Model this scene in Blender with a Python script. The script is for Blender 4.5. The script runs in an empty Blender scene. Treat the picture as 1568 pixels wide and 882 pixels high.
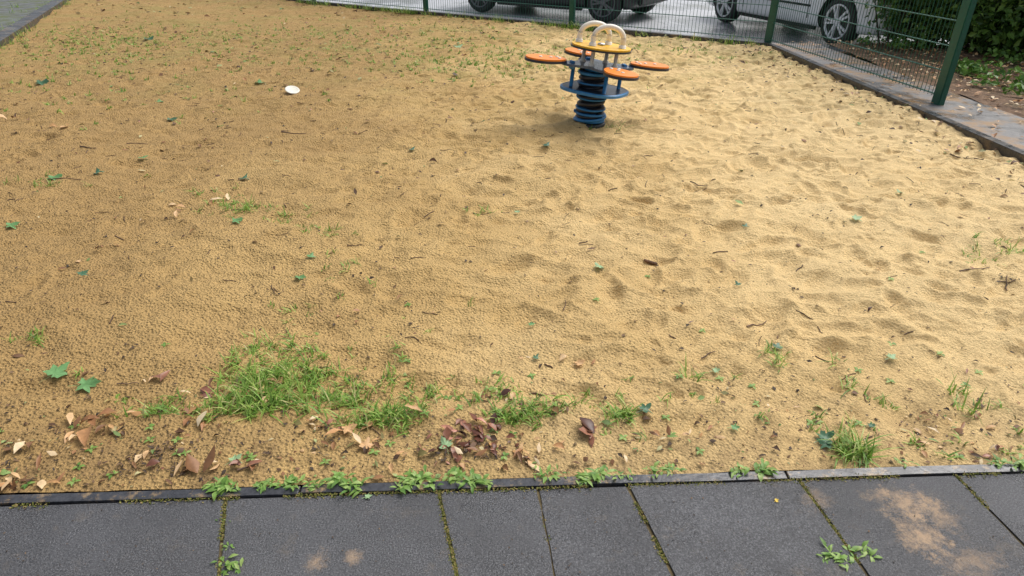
import bpy, bmesh, math, random
import numpy as np
from mathutils import Vector, Matrix
random.seed(7); rng=np.random.default_rng(7)
sc=bpy.context.scene
H0=1.408; P=math.radians(29.3); CP,SP=math.cos(P),math.sin(P)
def G(px,py,H=0.0):
    dx=(px-784)/1000; dy=(py-441)/1000
    t=(H0-H)/(SP+dy*CP)
    return (dx*t, t*(CP-dy*SP))
# ---------------------------------------------------------------- materials
def newmat(name):
    m=bpy.data.materials.new(name); m.use_nodes=True
    nt=m.node_tree; b=nt.nodes['Principled BSDF']; return m,nt,b
def N(nt,t,**k):
    n=nt.nodes.new(t)
    for a,v in k.items(): setattr(n,a,v)
    return n
def coords(nt,scale=None):
    tc=N(nt,'ShaderNodeTexCoord')
    if scale is None: return tc.outputs['Object']
    mp=N(nt,'ShaderNodeMapping'); mp.inputs['Scale'].default_value=scale
    nt.links.new(tc.outputs['Object'],mp.inputs['Vector']); return mp.outputs['Vector']
def noise(nt,co,scale,detail=4,rough=.55):
    n=N(nt,'ShaderNodeTexNoise'); n.inputs['Scale'].default_value=scale
    n.inputs['Detail'].default_value=detail; n.inputs['Roughness'].default_value=rough
    nt.links.new(co,n.inputs['Vector']); return n.outputs['Fac']
def ramp(nt,fac,stops,interp='LINEAR'):
    r=N(nt,'ShaderNodeValToRGB'); r.color_ramp.interpolation=interp
    e=r.color_ramp.elements
    while len(e)<len(stops): e.new(.5)
    for i,(p,c) in enumerate(stops):
        e[i].position=p
        e[i].color=(c[0],c[1],c[2],1) if hasattr(c,'__len__') else (c,c,c,1)
    nt.links.new(fac,r.inputs['Fac']); return r.outputs['Color']
def mix(nt,fac,a,b,mode='MIX'):
    m=N(nt,'ShaderNodeMix',data_type='RGBA',blend_type=mode)
    for s,v in ((m.inputs[0],fac),(m.inputs[6],a),(m.inputs[7],b)):
        if hasattr(v,'links') or hasattr(v,'is_linked'): nt.links.new(v,s)
        elif hasattr(v,'__len__'): s.default_value=(v[0],v[1],v[2],1)
        else: s.default_value=v
    return m.outputs[2]
def math_(nt,op,a,b=None,c=None,clamp=False):
    m=N(nt,'ShaderNodeMath',operation=op,use_clamp=clamp)
    for i,v in enumerate((a,b,c)):
        if v is None: continue
        if hasattr(v,'is_linked'): nt.links.new(v,m.inputs[i])
        else: m.inputs[i].default_value=v
    return m.outputs[0]
def bump(nt,b,h,strength=.5,dist=.01,prev=None):
    n=N(nt,'ShaderNodeBump'); n.inputs['Strength'].default_value=strength; n.inputs['Distance'].default_value=dist
    nt.links.new(h,n.inputs['Height'])
    if prev is not None: nt.links.new(prev,n.inputs['Normal'])
    nt.links.new(n.outputs[0],b.inputs['Normal']); return n.outputs[0]
def simple(name,col,rough=.5,metal=0,var=.15,nscale=30,bumps=.0,coat=0):
    m,nt,b=newmat(name)
    co=coords(nt); n=noise(nt,co,nscale)
    c=ramp(nt,n,[(.3,[x*(1-var) for x in col]),(.7,[min(1,x*(1+var)) for x in col])])
    nt.links.new(c,b.inputs['Base Color']); b.inputs['Roughness'].default_value=rough; b.inputs['Metallic'].default_value=metal
    b.inputs['Coat Weight'].default_value=coat
    if bumps: bump(nt,b,noise(nt,co,nscale*4),bumps,.004)
    return m
def island(name,stops,rough=.6,trans=.0,spec=.4):
    m,nt,b=newmat(name)
    g=N(nt,'ShaderNodeNewGeometry'); c=ramp(nt,g.outputs['Random Per Island'],stops)
    n=noise(nt,coords(nt),70,4); c=mix(nt,.55,c,ramp(nt,n,[(.3,.5),(.65,1.0)]),'MULTIPLY')
    nt.links.new(c,b.inputs['Base Color']); b.inputs['Roughness'].default_value=rough
    b.inputs['Specular IOR Level'].default_value=spec
    if trans:
        t=N(nt,'ShaderNodeBsdfTranslucent'); nt.links.new(c,t.inputs['Color'])
        ms=N(nt,'ShaderNodeMixShader'); ms.inputs[0].default_value=trans
        out=nt.nodes['Material Output']; nt.links.new(b.outputs[0],ms.inputs[1]); nt.links.new(t.outputs[0],ms.inputs[2]); nt.links.new(ms.outputs[0],out.inputs[0])
    return m
# ---------------------------------------------------------------- mesh helpers
def link(o,parent=None):
    sc.collection.objects.link(o)
    if parent: o.parent=parent
    return o
def mk(name,V,F,mats,midx=None,smooth=False,parent=None):
    me=bpy.data.meshes.new(name)
    me.from_pydata([tuple(v) for v in V],[],[tuple(f) for f in F])
    for m in (mats if isinstance(mats,(list,tuple)) else [mats]): me.materials.append(m)
    if midx is not None: me.polygons.foreach_set('material_index',np.array(midx,dtype=np.int32))
    if smooth: me.polygons.foreach_set('use_smooth',np.ones(len(me.polygons),dtype=bool))
    me.update(); return link(bpy.data.objects.new(name,me),parent)
def from_bm(name,bm,mats,parent=None,smooth=False,loc=None):
    me=bpy.data.meshes.new(name); bm.normal_update(); bm.to_mesh(me); bm.free()
    for m in (mats if isinstance(mats,(list,tuple)) else [mats]): me.materials.append(m)
    if smooth: me.polygons.foreach_set('use_smooth',np.ones(len(me.polygons),dtype=bool))
    o=link(bpy.data.objects.new(name,me),parent)
    if loc is not None: o.location=loc
    return o
def empty(name,loc=(0,0,0),rot=(0,0,0)):
    o=bpy.data.objects.new(name,None); o.location=loc; o.rotation_euler=rot; o.empty_display_size=.1; return link(o)
def prism(bm,poly,z0,z1,bev=0,mi=0):
    a=[bm.verts.new((x,y,z0)) for x,y in poly]; b=[bm.verts.new((x,y,z1)) for x,y in poly]
    n=len(poly); fs=[bm.faces.new(a[::-1]),bm.faces.new(b)]
    for i in range(n): fs.append(bm.faces.new((a[i],a[(i+1)%n],b[(i+1)%n],b[i])))
    for f in fs: f.material_index=mi
    if bev:
        es=set(fs[1].edges)
        bmesh.ops.bevel(bm,geom=list(es),offset=bev,segments=2,affect='EDGES',profile=.6)
def strip_poly(p,q,w):
    d=Vector((q[0]-p[0],q[1]-p[1])).normalized(); n=Vector((d.y,-d.x))*w
    return [(p[0],p[1]),(q[0],q[1]),(q[0]+n.x,q[1]+n.y),(p[0]+n.x,p[1]+n.y)]
def box(bm,c,s,rot=None,bev=0,mi=0):
    r=bmesh.ops.create_cube(bm,size=1.0); vs=r['verts']
    M=Matrix.Translation(c)@(rot.to_4x4() if rot else Matrix.Identity(4))@Matrix.Diagonal((s[0],s[1],s[2],1))
    bmesh.ops.transform(bm,matrix=M,verts=vs)
    fs=set(f for v in vs for f in v.link_faces)
    for f in fs: f.material_index=mi
    if bev: bmesh.ops.bevel(bm,geom=list(set(e for f in fs for e in f.edges)),offset=bev,segments=2,affect='EDGES')
def tube(bm,pts,r,seg=8,mi=0,cap=True):
    rings=[]; pts=[Vector(p) for p in pts]
    for i,p in enumerate(pts):
        t=(pts[min(i+1,len(pts)-1)]-pts[max(i-1,0)]).normalized()
        up=Vector((0,0,1)) if abs(t.z)<.95 else Vector((0,1,0))
        a=t.cross(up).normalized(); b=a.cross(t).normalized()
        rr=r[i] if hasattr(r,'__len__') else r
        rings.append([bm.verts.new(p+a*math.cos(2*math.pi*k/seg)*rr+b*math.sin(2*math.pi*k/seg)*rr) for k in range(seg)])
    for i in range(len(rings)-1):
        for k in range(seg):
            f=bm.faces.new((rings[i][k],rings[i][(k+1)%seg],rings[i+1][(k+1)%seg],rings[i+1][k])); f.material_index=mi; f.smooth=True
    if cap:
        for R in (rings[0],rings[-1]):
            f=bm.faces.new(R); f.material_index=mi
def lathe(bm,prof,seg=32,axis='Z',mi=0,M=None):
    rings=[]
    for r,z in prof:
        rg=[]
        for k in range(seg):
            a=2*math.pi*k/seg
            v=Vector((r*math.cos(a),r*math.sin(a),z)) if axis=='Z' else Vector((r*math.cos(a),z,r*math.sin(a)))
            if M: v=M@v
            rg.append(bm.verts.new(v))
        rings.append(rg)
    for i in range(len(rings)-1):
        for k in range(seg):
            f=bm.faces.new((rings[i][k],rings[i][(k+1)%seg],rings[i+1][(k+1)%seg],rings[i+1][k])); f.material_index=mi; f.smooth=True
    for R in (rings[0],rings[-1]):
        f=bm.faces.new(R); f.material_index=mi
# ---------------------------------------------------------------- numpy noise
TB=rng.random((512,512))*2-1
def vn(x,y,s,ox=0.0):
    x=np.asarray(x)/s+ox+137.3; y=np.asarray(y)/s+ox*1.7+91.1
    xi=np.floor(x).astype(int); yi=np.floor(y).astype(int); fx=x-xi; fy=y-yi
    fx=fx*fx*fx*(fx*(fx*6-15)+10); fy=fy*fy*fy*(fy*(fy*6-15)+10)
    a=TB[xi%512,yi%512]; b=TB[(xi+1)%512,yi%512]; c=TB[xi%512,(yi+1)%512]; d=TB[(xi+1)%512,(yi+1)%512]
    return (a*(1-fx)+b*fx)*(1-fy)+(c*(1-fx)+d*fx)*fy
def rotn(x,y,s,ang,ox=0): 
    c,s_=math.cos(ang),math.sin(ang); return vn(x*c-y*s_,x*s_+y*c,s,ox)
def sstep(a,b,x):
    t=np.clip((x-a)/(b-a),0,1); return t*t*(3-2*t)
FL=(-3.25,1.25); FR=(3.66,1.54); BR=(3.29,8.86); BL=(-10.9,18.8)
def front_y(x): return 1.381+.0424*np.asarray(x)
TOY=(.62,5.22)
RS=.01; RX0,RY0=-12.5,0.8; RW,RH=1700,1850
DM=np.zeros((RH,RW))
def dent(cx,cy,a,b,an,d,rim=.45,pw=3):
    m=2.3*max(a,b); i0=int((cx-m-RX0)/RS); i1=int((cx+m-RX0)/RS)+1; j0=int((cy-m-RY0)/RS); j1=int((cy+m-RY0)/RS)+1
    i0=max(i0,0); j0=max(j0,0); i1=min(i1,RW); j1=min(j1,RH)
    if i1<=i0 or j1<=j0: return
    gx=(np.arange(i0,i1)*RS+RX0-cx)[None,:]; gy=(np.arange(j0,j1)*RS+RY0-cy)[:,None]
    c,s=math.cos(an),math.sin(an); u=(gx*c+gy*s)/a; v=(-gx*s+gy*c)/b
    th=np.arctan2(v,u); r=np.sqrt(u*u+v*v)*(1+.12*np.sin(th*2+cx*9)+.08*np.sin(th*3+cy*7))
    DM[j0:j1,i0:i1]+= -d*np.exp(-(r**pw))*(1-.5*DM[j0:j1,i0:i1]/-.025).clip(0,1.1)+rim*d*np.exp(-((r-1.3)**2)*8)*(.6+.5*np.sin(th+cx*5))
for i in range(3200):
    v=random.random()**.75; y=1.55+v*9
    x=random.uniform(-4-(y*.3),3.4)
    w=.50+.50*float(sstep(-1.6,.8,x))
    if random.random()>w: continue
    sz=random.uniform(.030,.066); dent(x,y,sz*random.uniform(1.4,2.6),sz,random.uniform(-.7,.7)+(0 if random.random()<.7 else 1.2),random.uniform(.008,.023)*(.15+.85*w),.6,pw=random.choice((2,2.5,3)))
for i in range(4600):
    v=random.random()**.8; y=1.42+v*7; x=random.uniform(-3-(y*.3),3.4); w=.6+.4*float(sstep(-1.4,1.0,x))
    sz=random.uniform(.014,.030); dent(x,y,sz*random.uniform(1.,2.),sz,random.uniform(0,3.1),random.uniform(.003,.009)*w,rim=.7,pw=2.5)
dent(TOY[0]-.42,TOY[1]+.1,.22,.14,0.1,.05); dent(*G(1220,240),.26,.09,-.2,.05,.5,3); dent(TOY[0]+.15,TOY[1]-.3,.2,.14,0,.02)
def dm(x,y):
    fx=np.clip((x-RX0)/RS,0,RW-2.001); fy=np.clip((y-RY0)/RS,0,RH-2.001); i=fx.astype(int); j=fy.astype(int); a=fx-i; b_=fy-j
    return (DM[j,i]*(1-a)+DM[j,i+1]*a)*(1-b_)+(DM[j+1,i]*(1-a)+DM[j+1,i+1]*a)*b_
def sand_h(x,y):
    x=np.asarray(x,dtype=float); y=np.asarray(y,dtype=float)
    R=sstep(-1.6,.8,x)
    h=.018*rotn(x,y,.95,.3)+.017*rotn(x,y*1.3,.40,.4,3)
    wx=x+.05*rotn(x,y,.25,.2,21); wy=y+.05*rotn(x,y,.25,.9,23)
    n2=rotn(wx,wy*1.5,.24,.25,5); h+=(.011+.011*R)*(.5-np.abs(n2)*1.3)
    n3=rotn(wx,wy*1.3,.13,.5,15); h+=(.006+.008*R)*(.5-np.abs(n3)*1.3)
    h+=(.0045+.0025*R)*rotn(x,y*1.15,.09,.2,7)+.0026*rotn(x,y,.045,.9,9)
    c1=rotn(x,y,.021,.4,11); h+=.0036*(1-.5*R)*(np.abs(c1)-.3)+.0012*rotn(x,y,.013,1.1,13)
    h+=dm(x,y)
    k=sstep(.0,.30,y-front_y(x)); h=h*(.25+.75*k)-.004
    return h
def sh1(x,y): return float(sand_h(np.array([x]),np.array([y]))[0])
# ---------------------------------------------------------------- SAND
nu,nv=1150,1150
u=np.linspace(0,1,nu); v=np.linspace(0,1,nv)**2.0
U,Vv=np.meshgrid(u,v)
def bil(k): return (FL[k]*(1-U)+FR[k]*U)*(1-Vv)+(BL[k]*(1-U)+BR[k]*U)*Vv
X=bil(0).ravel(); Y=bil(1).ravel(); Z=sand_h(X,Y)
me=bpy.data.meshes.new('sand'); nV=nu*nv; me.vertices.add(nV)
me.vertices.foreach_set('co',np.stack([X,Y,Z],1).astype(np.float32).ravel())
ii=(np.arange(nv-1)[:,None]*nu+np.arange(nu-1)[None,:]).ravel()
quads=np.stack([ii,ii+1,ii+1+nu,ii+nu],1).astype(np.int32); nF=len(quads)
me.loops.add(nF*4); me.loops.foreach_set('vertex_index',quads.ravel())
me.polygons.add(nF); me.polygons.foreach_set('loop_start',(np.arange(nF)*4).astype(np.int32)); me.polygons.foreach_set('loop_total',np.full(nF,4,dtype=np.int32))
me.update(calc_edges=True); me.polygons.foreach_set('use_smooth',np.ones(nF,dtype=bool))
m,nt,b=newmat('sand_mat'); co=coords(nt)
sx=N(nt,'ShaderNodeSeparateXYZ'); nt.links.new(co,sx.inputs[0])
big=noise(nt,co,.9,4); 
dry=math_(nt,'ADD',math_(nt,'MULTIPLY',sx.outputs[0],.20),math_(nt,'MULTIPLY',big,.9))  # sand colour gets paler from left to right, broken up by noise
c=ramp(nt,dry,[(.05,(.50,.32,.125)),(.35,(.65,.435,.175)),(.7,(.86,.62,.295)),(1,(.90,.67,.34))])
mid=noise(nt,co,6,6,.65); c=mix(nt,.42,c,ramp(nt,mid,[(.3,.70),(.6,1.0)]),'MULTIPLY')
fine=noise(nt,co,150,3,.7); c=mix(nt,.55,c,ramp(nt,fine,[(.32,.48),(.56,1.05)]),'MULTIPLY')
dist=math_(nt,'SUBTRACT',sx.outputs[1],math_(nt,'MULTIPLY_ADD',sx.outputs[0],.0424,1.381))
dirt=math_(nt,'MULTIPLY',ramp(nt,dist,[(0.0,1.0),(.40,0.0)]),ramp(nt,noise(nt,co,7,6,.7),[(.42,0.0),(.66,.75)]))
c=mix(nt,dirt,c,(.20,.125,.065))
gz=math_(nt,'MULTIPLY',ramp(nt,math_(nt,'MULTIPLY',sx.outputs[1],.1),[(.5,0.0),(.85,.7)]),ramp(nt,noise(nt,co,1.3,5,.7),[(.45,0.0),(.7,1.0)]))
c=mix(nt,gz,c,(.33,.29,.09))
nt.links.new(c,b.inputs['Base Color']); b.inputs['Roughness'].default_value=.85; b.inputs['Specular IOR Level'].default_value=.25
vo=N(nt,'ShaderNodeTexVoronoi'); vo.inputs['Scale'].default_value=85; nt.links.new(co,vo.inputs['Vector'])
pit=ramp(nt,vo.outputs['Distance'],[(0,0.0),(.6,1.0)])
leftw=ramp(nt,math_(nt,'MULTIPLY_ADD',sx.outputs[0],.3,.5),[(.2,1.0),(.9,.35)])
hh=math_(nt,'ADD',math_(nt,'MULTIPLY',pit,leftw),math_(nt,'MULTIPLY',noise(nt,co,110,4,.75),1.0))
bump(nt,b,hh,1.0,.012)
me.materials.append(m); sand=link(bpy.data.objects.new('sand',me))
# ---------------------------------------------------------------- ground, terrace, road, path
soil,nt,b=newmat('soil_mat'); co=coords(nt)
c=ramp(nt,noise(nt,co,9,6,.7),[(.3,(.06,.04,.025)),(.5,(.16,.095,.055)),(.7,(.27,.17,.10))])
c=mix(nt,ramp(nt,noise(nt,co,1.1,4),[(.5,0.0),(.62,.6)]),c,(.06,.09,.03))
nt.links.new(c,b.inputs['Base Color']); b.inputs['Roughness'].default_value=.9; bump(nt,b,noise(nt,co,30,5,.7),.8,.02)
bm=bmesh.new(); bmesh.ops.create_grid(bm,x_segments=4,y_segments=4,size=250); from_bm('ground',bm,soil,loc=(0,60,-.30))
bd=Vector((BL[0]-BR[0],BL[1]-BR[1])).normalized(); bn=Vector((-bd.y,bd.x)); 
if bn.y<0: bn=-bn
bo=lambda p,w:(p[0]+bn.x*w,p[1]+bn.y*w)
bm=bmesh.new(); prism(bm,[(-26,-7),(20,-7),(20,9.25),(4.5,9.25),bo(BR,.16),bo(BL,.16),(-26,19)],-.32,-.12); from_bm('earth_terrace',bm,soil)
gx,gy=np.meshgrid(np.linspace(4.15,19,140),np.linspace(-6.5,9.2,150)); gz_=-.012+.03*vn(gx,gy,.5)+.008*vn(gx,gy,.08)
V=np.stack([gx.ravel(),gy.ravel(),gz_.ravel()],1); F=[(j*140+i,j*140+i+1,(j+1)*140+i+1,(j+1)*140+i) for j in range(149) for i in range(139)]
mk('planting_bed_soil',V,F,soil,smooth=True)
asph,nt,b=newmat('road_mat'); co=coords(nt)
wet=ramp(nt,noise(nt,coords(nt,(1,.5,1)),.8,5,.6),[(.46,0.0),(.62,1.0)])
c=mix(nt,wet,ramp(nt,noise(nt,co,60,4,.7),[(.3,(.36,.37,.39)),(.7,(.52,.53,.55))]),(.17,.18,.19))
nt.links.new(c,b.inputs['Base Color']); nt.links.new(ramp(nt,wet,[(0,.35),(1,.07)]),b.inputs['Roughness'])
bump(nt,b,noise(nt,co,90,3),.2,.003)
mk('road',[(-45,3,-.2),(45,3,-.2),(45,60,-.2),(-45,60,-.2)],[(0,1,2,3)],asph)
pathm,nt,b=newmat('path_mat'); co=coords(nt)
c=ramp(nt,noise(nt,co,50,5,.7),[(.3,(.11,.11,.115)),(.7,(.22,.215,.21))])
c=mix(nt,ramp(nt,noise(nt,co,3.2,6,.75),[(.47,0.0),(.60,.9)]),c,(.28,.165,.07))
nt.links.new(c,b.inputs['Base Color']); nt.links.new(ramp(nt,noise(nt,co,4,4),[(.4,.25),(.6,.6)]),b.inputs['Roughness']); bump(nt,b,noise(nt,co,120,4,.7),.5,.004)
bm=bmesh.new()
for k in range(12):
    y0=-2+k*.93; y1=min(y0+.926,9.2)
    f=lambda y:3.62-(y-1.54)*(.37/7.32)+.105
    prism(bm,[(f(y0),y0),(f(y0)+.66,y0),(f(y1)+.66,y1),(f(y1),y1)],-.15,.004,.003)
from_bm('paved_path',bm,pathm)
gpath,nt,b=newmat('mossy_path_mat'); co=coords(nt)
c=ramp(nt,noise(nt,co,50,5,.7),[(.3,(.06,.06,.062)),(.7,(.14,.14,.14))])
c=mix(nt,ramp(nt,noise(nt,co,2.0,6,.75),[(.45,0.0),(.60,.9)]),c,(.10,.12,.04))
nt.links.new(c,b.inputs['Base Color']); nt.links.new(ramp(nt,noise(nt,co,4,4),[(.4,.3),(.6,.7)]),b.inputs['Roughness']); bump(nt,b,noise(nt,co,120,4,.7),.5,.004)
bm=bmesh.new()
for k in range(16):
    t0,t1=k/16,(k+1)/16-.0006; A=Vector((FL[0],1.2)); B=Vector(BL)
    p0=A.lerp(B,t0); p1=A.lerp(B,t1)
    for q in range(3): prism(bm,[(p0.x-.23-q,p0.y),(p1.x-.23-q,p1.y),(p1.x-1.222-q,p1.y),(p0.x-1.222-q,p0.y)],-.15,.0,.004)
from_bm('paved_path',bm,gpath)
# ---------------------------------------------------------------- borders
kerbm,nt,b=newmat('kerb_mat'); co=coords(nt)
c=ramp(nt,noise(nt,co,40,5,.7),[(.3,(.02,.021,.024)),(.7,(.06,.062,.068))])
c=mix(nt,ramp(nt,noise(nt,co,5,6,.75),[(.52,0.0),(.66,.7)]),c,(.24,.16,.08))
nt.links.new(c,b.inputs['Base Color']); nt.links.new(ramp(nt,noise(nt,co,8,4),[(.35,.22),(.65,.5)]),b.inputs['Roughness']); bump(nt,b,noise(nt,co,70,4),.4,.004)
edgm,nt,b=newmat('edging_mat'); co=coords(nt)
c=ramp(nt,noise(nt,co,40,5,.7),[(.3,(.02,.021,.025)),(.7,(.07,.073,.082))])
c=mix(nt,ramp(nt,noise(nt,co,14,7,.8),[(.53,0.0),(.66,.8)]),c,(.40,.27,.13))
nt.links.new(c,b.inputs['Base Color']); nt.links.new(ramp(nt,noise(nt,co,8,4),[(.35,.12),(.65,.35)]),b.inputs['Roughness']); bump(nt,b,noise(nt,co,70,4),.4,.003)
bm=bmesh.new()
cuts=[-3.3,-1.93,-.60,.80,2.2,3.75]
for a,c_ in zip(cuts[:-1],cuts[1:]):
    a+=.003; c_-=.003; j=random.uniform(-.003,.003); n_=14
    top_=[];bot_=[]
    for i in range(n_+1):
        x=a+(c_-a)*i/n_; wv=.0012*math.sin(x*7)+random.uniform(-.0006,.0006)
        bot_.append((x,float(front_y(x))-.038+j*(1-i/n_)+wv)); top_.append((x,float(front_y(x))-.008+j*(1-i/n_)+wv))
    prism(bm,bot_+top_[::-1],-.14,.006+random.uniform(-.002,.002),.003)
from_bm('front_border_edging',bm,edgm)
def border(name,p,q,w,z,seg=1.0):
    bm=bmesh.new(); p=Vector(p); q=Vector(q); L=(q-p).length; d=(q-p)/L; n=int(L/seg)
    for i in range(n):
        a=p+d*(L*i/n+.003); e=p+d*(L*(i+1)/n-.003); prism(bm,strip_poly(a,e,w),-.25,z+random.uniform(-.003,.003),.005)
    return from_bm(name,bm,kerbm)
border('back_border_edging',BL,BR,-.08,.045,1.2)
border('side_border_edging',BR,(FR[0]+.01,-2.0),-.07,.04,1.2)
border('side_border_edging',(FL[0]+.02,1.2),BL,-.20,.07,1.2)
# ---------------------------------------------------------------- rubber tiles
tilem,nt,b=newmat('rubber_tile_mat'); co=coords(nt)
g=noise(nt,co,230,3,.8)
c=ramp(nt,g,[(.35,(.024,.024,.027)),(.52,(.070,.071,.077)),(.72,(.21,.213,.226))])
c=mix(nt,.7,c,ramp(nt,noise(nt,co,2.5,6,.65),[(.3,.5),(.7,1.3)]),'MULTIPLY')
c=mix(nt,ramp(nt,noise(nt,co,9,7,.8),[(.56,0.0),(.75,.35)]),c,(.24,.175,.105))
sx=N(nt,'ShaderNodeSeparateXYZ'); nt.links.new(co,sx.inputs[0])
pn=noise(nt,co,22,7,.85)
for (px,py,rx,ry,am) in ((1390,770,.09,.07,.9),(1410,820,.07,.09,1.0),(1490,862,.1,.06,.5),(485,860,.035,.04,.6),(540,853,.025,.03,.6),(1250,765,.05,.05,.4),(1345,760,.05,.03,.6),(1440,790,.06,.08,.6)):
    wx,wy=G(px,py)
    dx=math_(nt,'MULTIPLY',math_(nt,'SUBTRACT',sx.outputs[0],wx),1/rx); dy=math_(nt,'MULTIPLY',math_(nt,'SUBTRACT',sx.outputs[1],wy),1/ry)
    r=math_(nt,'SQRT',math_(nt,'ADD',math_(nt,'MULTIPLY',dx,dx),math_(nt,'MULTIPLY',dy,dy)))
    f=math_(nt,'ADD',math_(nt,'SUBTRACT',1.0,r),math_(nt,'MULTIPLY',math_(nt,'SUBTRACT',pn,.5),4.5))
    f=math_(nt,'MULTIPLY',ramp(nt,f,[(.1,0.0),(1.0,.9)]),am)
    c=mix(nt,f,c,(.46,.31,.18))
nt.links.new(c,b.inputs['Base Color'])
nt.links.new(ramp(nt,noise(nt,co,4,5),[(.38,.13),(.62,.40)]),b.inputs['Roughness'])
b.inputs['Specular IOR Level'].default_value=.6
bump(nt,b,noise(nt,co,200,3,.8),.7,.006)
def wline(a,b_):
    p=Vector(G(*a)); q=Vector(G(*b_)); d=(q-p); return p,d/(-d.y)
J=[((345,765),(335,882),.010),((670,745),(700,882),.010),((822,742),(850,882),.0065),((958,738),(1032,882),.010),((1214,722),(1330,882),.011),((1458,722),(1568,835),.009)]
lines=[(wline(a,b_),g_) for a,b_,g_ in J]
def jx(i,y):
    (p,d),g_=lines[i]; return p.x+d.x*(p.y-y)
def jline(k):
    if 0<=k<6: return (lambda y:jx(k,y)),lines[k][1]
    if k<0: return (lambda y:jx(0,y)+k*.52-.14),.007
    return (lambda y:jx(5,y)+(k-5)*.5),.007
bm=bmesh.new()
for r in range(3):
    for k in range(-6,10):
        fa,ga=jline(k); fb,gb=jline(k+1)
        def ty(x,rr): return float(front_y(x))-.041-.56*rr
        def pt(f,g_,rr,e):
            y=1.3-.56*rr
            for _ in range(3): y=ty(f(y),rr)+e
            return (f(y)+g_,y)
        poly=[pt(fa,ga/2,r,-.002),pt(fa,ga/2,r+1,.003),pt(fb,-gb/2,r+1,.003),pt(fb,-gb/2,r,-.002)]
        def wob(p,q,am,n=14):
            out=[]
            for i in range(n):
                t=i/n; x=p[0]+(q[0]-p[0])*t; y=p[1]+(q[1]-p[1])*t; out.append((x+(am*random.uniform(-1,1) if i else 0),y))
            return out
        am=.0012
        poly=wob(poly[0],poly[1],.0022 if (k==2) else am)+[poly[1]]+wob(poly[2],poly[3],.0022 if k==1 else am)+[poly[3]]
        prism(bm,poly,-.06,random.uniform(-.0015,.002),.0028)
from_bm('rubber_tile_paving',bm,tilem)
jm=simple('joint_mat',(.12,.09,.04),.9,var=.6,nscale=25,bumps=.8)
bm=bmesh.new(); prism(bm,[(-5,-1.0),(6,-1.0),(6,1.60),(-5,1.12)],-.09,-.005); from_bm('paving_joint_soil',bm,jm)
# ---------------------------------------------------------------- vegetation builders
def blades(name,items,mat):
    V=[];F=[]
    for (x,y,z,L,w,az,lean,curl) in items:
        d=Vector((math.cos(az),math.sin(az),0)); s=Vector((-d.y,d.x,0)); p=Vector((x,y,z)); th=lean; base=len(V)
        for i in range(4):
            ww=w*(1-.25*i*i/4)*.5
            V.append(p-s*ww); V.append(p+s*ww)
            p=p+(d*math.sin(th)+Vector((0,0,1))*math.cos(th))*L/4; th+=curl
        V.append(p)
        for i in range(3): F.append((base+2*i,base+2*i+1,base+2*i+3,base+2*i+2))
        F.append((base+6,base+7,base+8))
    return mk(name,V,F,mat,smooth=True)
grassm=island('grass_mat',[(0,(.12,.24,.03)),(.5,(.26,.45,.07)),(.85,(.44,.58,.13)),(1,(.68,.60,.28))],.5,.3)
def clump(items,px,py,sx,sy,n,L,ground=True,w=.0055,spread=None):
    cx,cy=G(px,py)
    nt_=max(1,n//7)
    for t in range(nt_):
        tx=cx+random.gauss(0,sx); ty_=cy+random.gauss(0,sy)
        if ground and ty_<float(front_y(tx))+.02: ty_=float(front_y(tx))+.03+random.random()*.03
        z=sh1(tx,ty_)-.002 if ground else -.002
        hx=random.uniform(.45,1.3)
        for k in range(7):
            l=L*random.uniform(.35,1.15)*hx
            items.append((tx+random.gauss(0,.011),ty_+random.gauss(0,.011),z,l,w*random.uniform(.6,1.3),random.uniform(0,6.28),random.uniform(.2,1.25),random.uniform(.05,.5)))
it=[]
for a in ((430,575,.09,.08,480,.085),(400,610,.06,.05,460,.095),(480,590,.09,.07,350,.075),(370,540,.05,.06,130,.065),(450,530,.08,.05,130,.06),(540,600,.06,.05,160,.065),(600,635,.07,.03,260,.075),(560,640,.04,.02,120,.07),
          (640,610,.05,.04,60,.05),(790,640,.06,.03,170,.065),(835,625,.04,.03,100,.06),(950,632,.02,.015,120,.065),(1310,690,.03,.015,150,.10),(1290,675,.03,.02,50,.08),
          (1190,545,.03,.04,90,.05),(370,315,.10,.06,260,.055),(330,300,.1,.08,80,.05),(430,330,.1,.06,100,.05),(500,355,.06,.04,80,.05),(240,625,.05,.03,120,.065),(330,625,.04,.03,110,.07),
          (60,520,.05,.03,50,.05),(80,280,.12,.06,100,.05),(1060,570,.02,.02,20,.07),(1300,580,.05,.05,34,.11),(1520,640,.06,.05,40,.11),(1500,380,.1,.08,80,.055),(1560,380,.08,.05,80,.06),
          (745,320,.1,.02,40,.05),(780,600,.05,.05,50,.05),(880,610,.05,.04,50,.05),(680,600,.05,.04,40,.05),(450,470,.06,.05,50,.04),(540,400,.1,.1,50,.04),(700,615,.1,.05,50,.05),(660,600,.25,.06,70,.045),(870,620,.2,.05,50,.045),
          (1100,600,.3,.1,40,.045),(1400,620,.25,.1,60,.05),(200,600,.2,.08,50,.045),(1450,690,.15,.03,60,.05),(1150,650,.2,.04,30,.045),(580,470,.2,.15,60,.04),(560,555,.15,.08,60,.05),(420,560,.3,.1,70,.045),(620,570,.1,.05,50,.05),
          (930,195,.10,.05,80,.10),(905,60,.1,.05,40,.05)):
    clump(it,*a)
for (px,py,sx_,sy_,n) in ((700,88,1.0,.6,2000),(790,100,.7,.35,900),(120,70,1.0,.8,1800),(170,55,.8,.8,1300),(330,60,2.0,1.2,1300),(560,50,1.8,1.0,1500),(80,130,.8,.6,400),(250,160,.9,.7,220),(860,70,.8,.5,500),(1000,75,.6,.2,450),(450,90,1.6,.8,800),(1100,85,.3,.2,120)):
    clump(it,px,py,sx_,sy_,n,.06,w=.010)
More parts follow.
